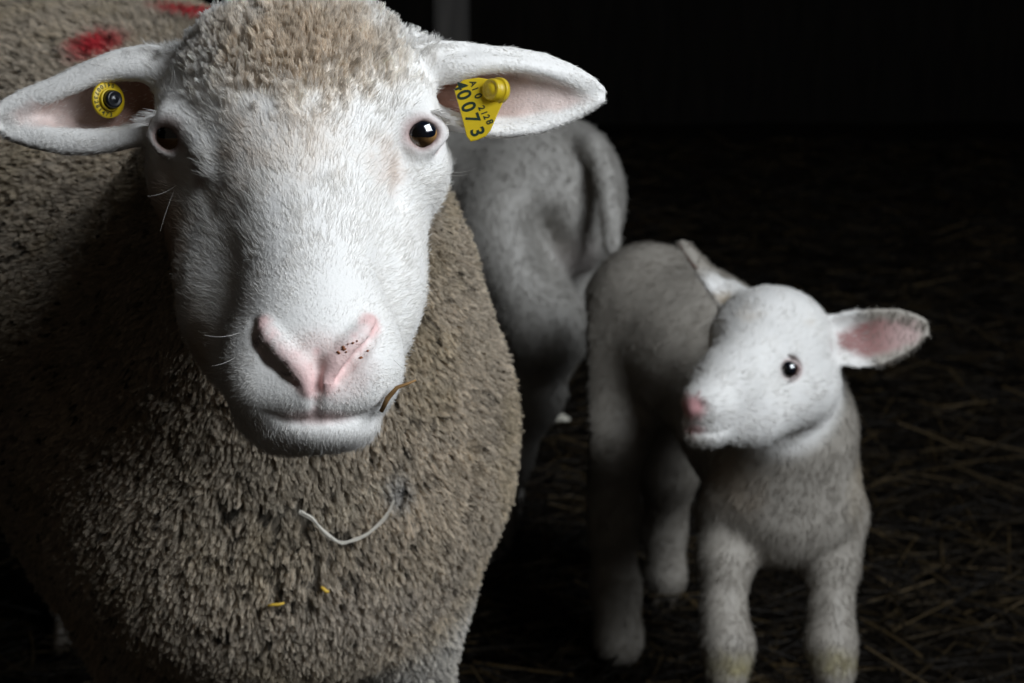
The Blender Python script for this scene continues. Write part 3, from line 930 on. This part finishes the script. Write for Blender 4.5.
# mouth, nostril, eye
lp = lambda lst: [(s.on(a, b, 1.48, 1.75, o), r_) for a, b, r_, o in lst]
s.chain(lp([(679, 430, .0010, .001), (688, 432, .0013, .0006), (702, 434, .0013, .0006), (716, 433, .0012, .0006), (730, 428, .0010, .0006)]), k=.003, op='sub')
s.chain(lp([(693, 409, .0018, .001), (699, 405, .0030, .001), (706, 406, .0020, .001)]), k=.003, op='sub')
s.chain(lp([(680, 405, .0018, .001), (683, 412, .0014, .001)]), k=.003, op='sub')
s.chain(lp([(687, 414, .0010, 0), (686, 428, .0010, 0)]), k=.003, op='sub')
LE = s.on(788, 369, 1.45, 1.75, .0068); LN = D(-.12, .05, -1)
up = U_ - (U_ @ LN) * LN; up /= np.linalg.norm(up); sd = np.cross(up, LN)
s.ell(LE, (.0127, .0127, .0127), [LN, up, sd], k=.002, op='sub')
for sg, rr in ((1, .0022), (-1, .0019)):
    hh = math.radians(44 if sg > 0 else 52) * sg; pts_ = []
    for t in np.linspace(0, math.pi, 11):
        v_ = LN * (math.cos(hh) * math.sin(t) + .42 * abs(math.cos(t))) + up * math.sin(hh) * math.sin(t) + sd * .9 * math.cos(t)
        pts_.append((LE + v_ / np.linalg.norm(v_) * .0126, rr * .75))
    s.chain(pts_, k=.002)
s.ell(P(785, 350, 1.640), (.016, .008, .012), [R_, U_, A_], k=.01)
# ears
OLr, TLr = P(832, 343, 1.672), P(926, 330, 1.665)
ur, vr, wr, Lr = ear_frame(OLr, TLr, D(.1, .0, -1))
q = 1.67 / F
s.ear(OLr, ur, vr, wr, Lr, [(-.1, 17 * q), (0, 22 * q), (.25, 26 * q), (.5, 25 * q), (.75, 20 * q), (.9, 13 * q), (1, 6 * q)],
      [(0, 3 * q), (.4, 0), (.8, 2 * q), (1, 3 * q)], [(-.1, .015), (0, .013), (.4, .009), (.8, .003), (1, .001)], .0032, k=.008)
s.cone(P(818, 340, 1.68), .018, P(842, 344, 1.675), .012, k=.012)
OLl, TLl = P(738, 300, 1.70), P(684, 243, 1.74)
ul, vl, wl, Ll = ear_frame(OLl, TLl, D(-.72, .20, .36))
s.ear(OLl, ul, vl, wl, Ll, [(-.1, 17 * q), (0, 20 * q), (.3, 25 * q), (.6, 22 * q), (.85, 14 * q), (1, 6 * q)],
      [(0, 0), (1, 0)], [(-.1, .014), (0, .013), (.5, .009), (1, .002)], .0034, k=.008)
s.cone(P(752, 312, 1.685), .018, P(732, 294, 1.705), .013, k=.012)
me_l, LV, LQ = s.mesh('lamb'); del s
def l_head(p):
    c1 = P(765, 365, 1.635)
    return 1 - sstep(.095, .120, np.linalg.norm((p - c1) * np.array([1, .8, 1]), axis=1))
def lamb_col(p, N=None):
    n = len(p)
    m = fbm(p, 30, 3)[:, None]
    c = np.tile(np.array((.345, .315, .275)), (n, 1)) * (.85 + .3 * m)  # grey-beige body, darkened further to put its weaker light into the colour
    h = l_head(p)[:, None]
    c = c * (1 - h) + np.array((.78, .765, .74)) * h * (.90 + .2 * m)
    c = ellcol(p, P(752, 318, 1.64), (.022, .016, .04), (.66, .56, .44), c, .8, .5, .8)
    c = ellcol(p, P(800, 320, 1.66), (.016, .014, .04), (.62, .52, .40), c, .8, .5, .8)
    c = ellcol(p, P(740, 480, 1.76), (.05, .05, .08), (.50, .40, .30), c, .8, .5, .6)
    c = ellcol(p, P(724, 300, 1.69), (.016, .010, .03), (.36, .27, .16), c, .8, .8, .7)
    c = ellcol(p, P(845, 480, 1.78), (.03, .07, .07), (.50, .42, .31), c, .8, .55, .5)
    for cc in (P(728, 662, 1.74), P(832, 658, 1.76)):
        c = ellcol(p, cc, (.04, .022, .05), (.36, .31, .13), c, .8, .75, .7)
    c = ellcol(p, P(692, 407, 1.56), (.0165, .0145, .03), (.62, .30, .31), c, .6, .9, .1)
    c = ellcol(p, P(694, 429, 1.565), (.016, .006, .02), (.58, .30, .30), c, .7, .7, .1)
    c = ellcol(p, P(776, 374, 1.635), (.011, .006, .02), (.50, .25, .25), c, .7, .8)
    c = ellcol(p, LE, (.0185, .0150, .02), (.46, .24, .23), c, .5, .85)
    if N is not None:
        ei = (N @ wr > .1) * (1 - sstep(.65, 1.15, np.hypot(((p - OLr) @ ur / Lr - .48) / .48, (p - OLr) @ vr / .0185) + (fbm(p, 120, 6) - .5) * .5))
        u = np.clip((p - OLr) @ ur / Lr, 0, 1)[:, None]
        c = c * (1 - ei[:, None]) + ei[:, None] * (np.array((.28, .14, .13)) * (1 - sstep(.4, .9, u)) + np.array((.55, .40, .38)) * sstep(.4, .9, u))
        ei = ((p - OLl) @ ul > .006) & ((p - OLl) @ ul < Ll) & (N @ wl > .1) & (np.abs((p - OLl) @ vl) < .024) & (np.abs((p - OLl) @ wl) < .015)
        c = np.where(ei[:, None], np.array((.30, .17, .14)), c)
    return c
LNm = vnormals(me_l)
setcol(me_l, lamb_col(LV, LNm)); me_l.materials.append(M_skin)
lamb = link('lamb', me_l)
tag(lamb, 'young white lamb with pink nose standing on the straw with its head turned left', 'lamb')
lnose = P(690, 408, 1.550)
def lamb_flow(p, N):
    h = l_head(p)[:, None]
    f = p - lnose; f /= np.linalg.norm(f, axis=1)[:, None] + 1e-6
    b = np.tile(np.array([0, .25, -1.0]), (len(p), 1))
    e = ((p - OLr) @ ur > 0)[:, None]
    f = np.where(e, ur * 1.0, f)
    e = (((p - OLl) @ ul > 0) & (np.abs((p - OLl) @ vl) < .03) & (np.abs((p - OLl) @ wl) < .02))[:, None]
    f = np.where(e, ul * 1.0, f)
    return f * h + b * (1 - h)
def lamb_prob(p):
    d = ellcol(p, P(690, 407, 1.558), (.013, .011, .025), (1, 1, 1), np.zeros_like(p), .4)[:, 0]
    e = 1 - sstep(.0140, .0165, np.linalg.norm(p - LE, axis=1))
    inn = (np.hypot(((p - OLr) @ ur / Lr - .48) / .42, (p - OLr) @ vr / .0165) < 1) & ((p - OLr) @ wr > -.004) & ((p - OLr) @ wr < .02)
    inn2 = ((p - OLl) @ ul > .004) & ((p - OLl) @ ul < .85 * Ll) & (np.abs((p - OLl) @ vl) < .018) & ((p - OLl) @ wl > .001) & ((p - OLl) @ wl < .018)
    return np.clip(1 - d - e, 0, 1) * (.8 + .9 * l_head(p)) * np.where(inn | inn2, .3, 1)
make_hair('coat', LV, LQ, lamb, 75000, lamb_prob, lambda p: .0085 - .0020 * l_head(p), lamb_flow, lambda p: .34 - .06 * l_head(p), .00060,
          lambda p, cid, r: lamb_col(p) * r.uniform(.94, 1.05, len(p))[:, None], M_hair, npt=3, clump=.12, clump_n=12000, wobble=.15, seed=21, droop=.2)
eye(LE, LN, .0118, lamb, pup=(.60, .50), lift=(0, .05), iris=mat('dark_iris', (.06, .03, .02), .2, .5, coat=1))

# ================================================================== SHEEP SEEN FROM BEHIND
ax = axis([-.66, (.26, .008)])
ay = axis([2.0, (3.25, .009)])
az = axis([-.02, (.68, .008)])
s = Sculpt(ax, ay, az)
s.chain([(P(538, 200, 2.46), .118), (P(480, 205, 2.58), .130), (P(400, 205, 2.72), .135), (P(360, 215, 2.80), .12)], k=.06)
s.ell(P(575, 195, 2.46), (.060, .095, .07), [R_, U_, A_], k=.04)
# near hind leg
s.chain([(P(515, 235, 2.40), .085), (P(547, 328, 2.36), .052), (P(534, 395, 2.42), .036), (P(508, 460, 2.48), .028), (P(494, 520, 2.48), .026), (P(490, 556, 2.44), .028)], k=.035)
# far hind leg
s.chain([(P(586, 235, 2.54), .050), (P(588, 300, 2.56), .040), (P(548, 360, 2.62), .032), (P(512, 430, 2.68), .028), (P(500, 500, 2.68), .026), (P(498, 528, 2.66), .028)], k=.03)
s.ell(P(550, 245, 2.34), (.022, .050, .065), [D(1, .25, 0), D(-.25, 1, 0), A_], k=.06, op='sub')
s.cone(P(590, 165, 2.35), .012, P(597, 245, 2.38), .014, k=.02, op='sub')
# neck and lowered head, behind the large sheep
s.chain([(P(370, 205, 2.78), .115), (P(315, 215, 2.92), .082), (P(285, 232, 3.02), .062)], k=.05)
s.chain([(P(282, 232, 3.02), .062), (P(262, 265, 3.00), .046), (P(250, 292, 2.97), .034)], k=.03)
s.chain([(P(290, 215, 2.96), .020), (P(318, 205, 2.88), .022), (P(330, 208, 2.84), .010)], k=.015)
s.chain([(P(278, 205, 3.06), .020), (P(268, 198, 3.14), .020), (P(265, 202, 3.17), .010)], k=.015)
# fore legs
for fx in (-.22, -.08):
    s.chain([(gz(fx, 2.78, .34), .06), (gz(fx, 2.76, .2), .03), (gz(fx, 2.75, .02), .028)], k=.03)
# tail
s.chain([(P(572, 135, 2.40), .022), (P(594, 146, 2.36), .017), (P(606, 178, 2.34), .0150), (P(610, 215, 2.33), .0145), (P(612, 250, 2.33), .0125)], k=.012)
me_b, BV, BQ = s.mesh('sheep'); del s
def back_col(p):
    m = fbm(p, 12, 9)[:, None]
    c = np.tile(np.array((.42, .40, .37)), (len(p), 1)) * (.9 + .2 * m)
    return ellcol(p, P(575, 250, 2.45), (.05, .06, .1), (.42, .34, .33), c, .8, .5)
setcol(me_b, back_col(BV)); me_b.materials.append(M_skin)
hind = link('sheep', me_b)
tag(hind, 'grey-white young sheep seen from its rump with a hanging tail, behind the lamb', 'sheep')
make_hair('coat', BV, BQ, hind, 60000, lambda p: np.ones(len(p)), lambda p: np.full(len(p), .011), lambda p, N: np.tile(np.array([.2, 0, -1.0]), (len(p), 1)), .30, .0010,
          lambda p, cid, r: back_col(p) * r.uniform(.94, 1.05, len(p))[:, None], M_hair, npt=3, clump=.1, clump_n=9000, wobble=.2, seed=31, droop=.2)

# hooves: two claws per foot
def hooves(parent, spots, sc=1.0, yaw=0.0):
    for (x, y) in spots:
        for sgn in (-1, 1):
            vs_, fs = [], []
            prof = [(0, 1.0, 1.0), (.35, .95, .92), (.7, .84, .80), (1, .66, .62)]
            n = 14
            for h, fw, bw in prof:
                for j in range(n):
                    a = 2 * math.pi * j / n
                    px_ = math.cos(a) * .0085 * sc * fw; py_ = math.sin(a) * .020 * sc * (fw if math.sin(a) < 0 else bw)
                    vs_.append((x + sgn * .0095 * sc + px_, y - .006 * sc + py_ + h * .008 * sc, .002 + h * .026 * sc))
            for i in range(len(prof) - 1):
                for j in range(n):
                    fs.append((i * n + j, i * n + (j + 1) % n, (i + 1) * n + (j + 1) % n, (i + 1) * n + j))
            fs.append(tuple(range(n))[::-1]); fs.append(tuple((len(prof) - 1) * n + j for j in range(n)))
            link('hoof', mesh_from('hoof', vs_, fs), parent, M_hoof)
hooves(ewe, [(-.088, 1.262), (-.265, 1.262), (-.555, 1.998), (-.84, 1.908)], 1.5)
hooves(lamb, [(f0[0] + .002, f0[1] - .008), (f1[0] + .003, f1[1] - .008), (.132, 1.955), (.203, 2.135)], 1.05)
q1 = P(490, 556, 2.44); q2 = P(498, 528, 2.66)
hooves(hind, [(q1[0], q1[1]), (q2[0], q2[1]), (-.22, 2.745), (-.08, 2.745)], 1.3)

#@@BARN
# ================================================================== BARN
def wood(name, c1, c2, scale=3.0, axis_='Z'):
    m = bpy.data.materials.new(name); m.use_nodes = True
    nt = m.node_tree; b = nt.nodes['Principled BSDF']; b.inputs['Roughness'].default_value = .85; b.inputs['Specular IOR Level'].default_value = .15
    co = nt.nodes.new('ShaderNodeTexCoord'); mp = nt.nodes.new('ShaderNodeMapping')
    mp.inputs['Scale'].default_value = (scale * 6, scale * 6, scale * .5) if axis_ == 'Z' else (scale * .5, scale * 6, scale * 6)
    tx = nt.nodes.new('ShaderNodeTexNoise'); tx.inputs['Scale'].default_value = 2.5; tx.inputs['Detail'].default_value = 8
    rp = nt.nodes.new('ShaderNodeValToRGB'); rp.color_ramp.elements[0].color = (*c1, 1); rp.color_ramp.elements[1].color = (*c2, 1)
    rp.color_ramp.elements[0].position = .3; rp.color_ramp.elements[1].position = .7
    bp = nt.nodes.new('ShaderNodeBump'); bp.inputs['Strength'].default_value = .4
    L = nt.links.new
    L(co.outputs['Object'], mp.inputs[0]); L(mp.outputs[0], tx.inputs['Vector']); L(tx.outputs[0], rp.inputs[0]); L(rp.outputs[0], b.inputs['Base Color']); L(tx.outputs[0], bp.inputs['Height']); L(bp.outputs[0], b.inputs['Normal'])
    return m
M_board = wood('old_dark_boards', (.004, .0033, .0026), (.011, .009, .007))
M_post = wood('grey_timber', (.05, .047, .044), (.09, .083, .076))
def boards(name, x0, x1, z0, z1, place, th=.03, bw=.18, gap=0):
    """a wall of vertical boards, local x along the wall, local y through it"""
    vs_, fs = [], []
    x = x0; r = random.Random(hash(name) % 1000)
    r = random.Random(len(name) * 7)
    while x < x1 - .01:
        xe = min(x + bw * r.uniform(.85, 1.15), x1)
        o = r.uniform(0, .006); b = len(vs_)
        for (X, Y, Z) in ((x, o, z0), (xe - gap, o, z0), (xe - gap, th + o, z0), (x, th + o, z0), (x, o, z1), (xe - gap, o, z1), (xe - gap, th + o, z1), (x, th + o, z1)):
            vs_.append(place(X, Y, Z))
        fs += [(b, b + 1, b + 5, b + 4), (b + 1, b + 2, b + 6, b + 5), (b + 2, b + 3, b + 7, b + 6), (b + 3, b, b + 4, b + 7), (b + 4, b + 5, b + 6, b + 7), (b + 3, b + 2, b + 1, b)]
        x = xe
    o = link(name, mesh_from(name, vs_, fs, False), None, M_board)
    return tag(o, kind='structure')
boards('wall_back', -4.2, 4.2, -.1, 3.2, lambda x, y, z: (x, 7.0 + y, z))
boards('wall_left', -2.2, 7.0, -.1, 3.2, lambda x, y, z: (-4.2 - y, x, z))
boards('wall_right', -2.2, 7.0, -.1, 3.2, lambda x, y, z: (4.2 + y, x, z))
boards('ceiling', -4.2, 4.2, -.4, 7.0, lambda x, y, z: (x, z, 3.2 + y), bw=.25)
# floor with trodden litter
m = bpy.data.materials.new('trodden_litter'); m.use_nodes = True
nt = m.node_tree; b = nt.nodes['Principled BSDF']; b.inputs['Roughness'].default_value = .95; b.inputs['Specular IOR Level'].default_value = .1
co = nt.nodes.new('ShaderNodeTexCoord'); tx = nt.nodes.new('ShaderNodeTexNoise'); tx.inputs['Scale'].default_value = 26; tx.inputs['Detail'].default_value = 10; tx.inputs['Distortion'].default_value = 1.5
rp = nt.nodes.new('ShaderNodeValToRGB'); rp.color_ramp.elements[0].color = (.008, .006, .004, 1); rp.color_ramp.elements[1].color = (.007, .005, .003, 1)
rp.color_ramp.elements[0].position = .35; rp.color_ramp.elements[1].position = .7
nt.links.new(co.outputs['Object'], tx.inputs['Vector']); nt.links.new(tx.outputs[0], rp.inputs[0]); nt.links.new(rp.outputs[0], b.inputs['Base Color'])
M_floor = m
N_ = 120; vs_, fs = [], []
gx = np.linspace(-4.2, 4.2, N_); gy = np.linspace(-2.2, 7.0, N_)
pp = np.array([(x, y, 0) for y in gy for x in gx]); hz = (fbm(pp, 3.0, 8) - .5) * .03 - .012
vs_ = [(p[0], p[1], h) for p, h in zip(pp, hz)]
fs = [(j * N_ + i, j * N_ + i + 1, (j + 1) * N_ + i + 1, (j + 1) * N_ + i) for j in range(N_ - 1) for i in range(N_ - 1)]
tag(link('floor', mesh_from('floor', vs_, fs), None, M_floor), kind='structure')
# straw
def straw_mesh(name, n, region, seed, hmax=.03):
    r = np.random.default_rng(seed)
    vs_ = np.zeros((n, 12, 3)); col = np.zeros((n, 3))
    x, y = region(n, r)
    L = r.uniform(.04, .16, n); an = r.uniform(0, math.pi, n); tilt = r.normal(0, .16, n); rad = r.uniform(.0009, .0021, n)
    z = r.uniform(.0, hmax, n) * r.random(n) + np.abs(np.sin(tilt)) * L * .5
    d = np.stack([np.cos(an) * np.cos(tilt), np.sin(an) * np.cos(tilt), np.sin(tilt)], 1)
    sid = np.stack([-np.sin(an), np.cos(an), np.zeros(n)], 1); upv = np.cross(d, sid)
    bend = r.normal(0, .12, n)
    c = np.stack([x, y, z], 1)
    for i, t in enumerate((-.5, -.17, .17, .5)):
        ctr = c + d * (L * t)[:, None] + sid * (bend * L * (.25 - t * t))[:, None] + upv * (np.abs(bend) * L * .3 * (.25 - t * t))[:, None]
        for k in range(3):
            a = 2 * math.pi * k / 3
            vs_[:, i * 3 + k] = ctr + sid * (rad * math.cos(a))[:, None] + upv * (rad * math.sin(a))[:, None]
    F_ = []
    for i in range(3):
        for k in range(3):
            F_.append((i * 3 + k, i * 3 + (k + 1) % 3, (i + 1) * 3 + (k + 1) % 3, (i + 1) * 3 + k))
    F_ = np.array(F_)
    Q = (F_[None] + (np.arange(n) * 12)[:, None, None]).reshape(-1, 4)
    V = vs_.reshape(-1, 3).astype(np.float32)
    me = bpy.data.meshes.new(name)
    me.vertices.add(len(V)); me.vertices.foreach_set('co', V.ravel())
    me.loops.add(len(Q) * 4); me.loops.foreach_set('vertex_index', Q.astype(np.int32).ravel())
    me.polygons.add(len(Q)); me.polygons.foreach_set('loop_start', np.arange(0, len(Q) * 4, 4, dtype=np.int32)); me.polygons.foreach_set('loop_total', np.full(len(Q), 4, np.int32))
    me.update(); me.validate()
    t = r.random(n)[:, None] ** 6.0
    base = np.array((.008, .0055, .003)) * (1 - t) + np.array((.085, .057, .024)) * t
    setcol(me, np.repeat(base, 12, axis=0))
    return me
def reg(n, r):
    y = .7 + 5.6 * r.random(n) ** 1.4
    x = (r.random(n) - .5) * 2 * (.45 * y + .9)
    return x, y
M_straw = mat('straw', rough=.6, spec=.25, attr='Col')
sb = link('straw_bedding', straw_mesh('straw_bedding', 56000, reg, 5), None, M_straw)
tag(sb, 'dark brown trampled straw bedding spread over the barn floor', 'straw', kind='stuff')
# post in the dark behind the ewe's head
vs_, fs = [], []
def box_mesh(name, c, sz, bev=.008):
    import bmesh
    bm = bmesh.new(); bmesh.ops.create_cube(bm, size=1)
    for v in bm.verts: v.co = Vector((v.co.x * sz[0] + c[0], v.co.y * sz[1] + c[1], v.co.z * sz[2] + c[2]))
    bmesh.ops.bevel(bm, geom=bm.edges[:], offset=bev, segments=2, affect='EDGES')
    me = bpy.data.meshes.new(name); bm.to_mesh(me); bm.free(); return me
pb = P(452, 20, 4.2)
post = link('timber_post', box_mesh('timber_post', (pb[0], pb[1], 1.6), (.085, .085, 3.19)), None, M_post)
tag(post, 'dim grey upright timber post in the dark behind the head of the large sheep', 'post')

# loose straws caught on the sheep
M_gold = mat('golden_straw', (.62, .40, .05), .5, .3)
M_brown = mat('brown_straw', (.26, .15, .06), .6, .2)
M_pale = mat('pale_straw', (.82, .78, .66), .6, .2)
o = tube('straw_bit', [SB1 + R_ * x + U_ * y for x, y in ((-.0058, -.0006), (-.002, .0002), (.002, .0003), (.0058, .0014))], [.0009, .0012, .0012, .0008], None, M_gold, 6)
tag(o, 'longer flat yellow straw bit on the chest wool, left of the crooked one', 'straw')
o = tube('straw_bit', [SB2 + R_ * x + U_ * y for x, y in ((-.0028, .0022), (-.001, .0006), (.0008, -.0010), (.0028, -.0012))], [.0010, .0015, .0015, .0010], None, M_gold, 6)
tag(o, 'short crooked yellow straw bit on the chest wool, among the darkest specks', 'straw')
o = tube('straw_stalk', [SB3 + R_ * x + U_ * y + A_ * z for x, y, z in ((-.0035, -.008, .0), (.000, -.001, -.002), (.005, .0045, -.004), (.0105, .0065, -.003), (.0145, .0082, -.002))], [.0012, .0014, .0012, .0008, .0005], None, M_brown, 6)
tag(o, 'brown dry straw stalk stuck beside the chin of the large sheep', 'straw')
g = np.array([P(560, 432, 3.015)[0], P(560, 432, 3.015)[1], .022])
o = tube('straw_wisp', [g + np.array(v) for v in ((-.016, .0, 0), (-.006, .003, .003), (.005, .002, .004), (.016, -.004, .001))], [.004, .007, .007, .004], None, M_pale, 8)
tag(o, 'small pale wisp on the dark floor behind the right side of the large sheep', 'straw')
strands('wool_strand', [[q + R_ * rl.uniform(-.0010, .0010) + U_ * rl.uniform(-.0010, .0010) for q in STR] for _ in range(14)], ewe, M_wool, .0007, (.72, .68, .60))['label'] = 'pale twisted strand of wool hanging in a loop'
# mud crumbs on the nose
vs_, fs = [], []
for q in DIRT:
    a_ = rl.uniform(.0004, .0011); b = len(vs_)
    for (x, y, z) in ((1, 0, 0), (-1, 0, 0), (0, 1, 0), (0, -1, 0), (0, 0, 1), (0, 0, -1)):
        vs_.append(q + (R_ * x * rl.uniform(.7, 1.6) + U_ * y + A_ * z * .5) * a_)
    for f_ in ((0, 2, 4), (2, 1, 4), (1, 3, 4), (3, 0, 4), (2, 0, 5), (1, 2, 5), (3, 1, 5), (0, 3, 5)): fs.append(tuple(b + k for k in f_))
tag(link('mud_specks', mesh_from('mud_specks', vs_, fs), ewe, mat('dried_mud', (.25, .10, .05), .8, .1)), 'reddish brown crumbs on the pink nose', kind='stuff')
#@@END
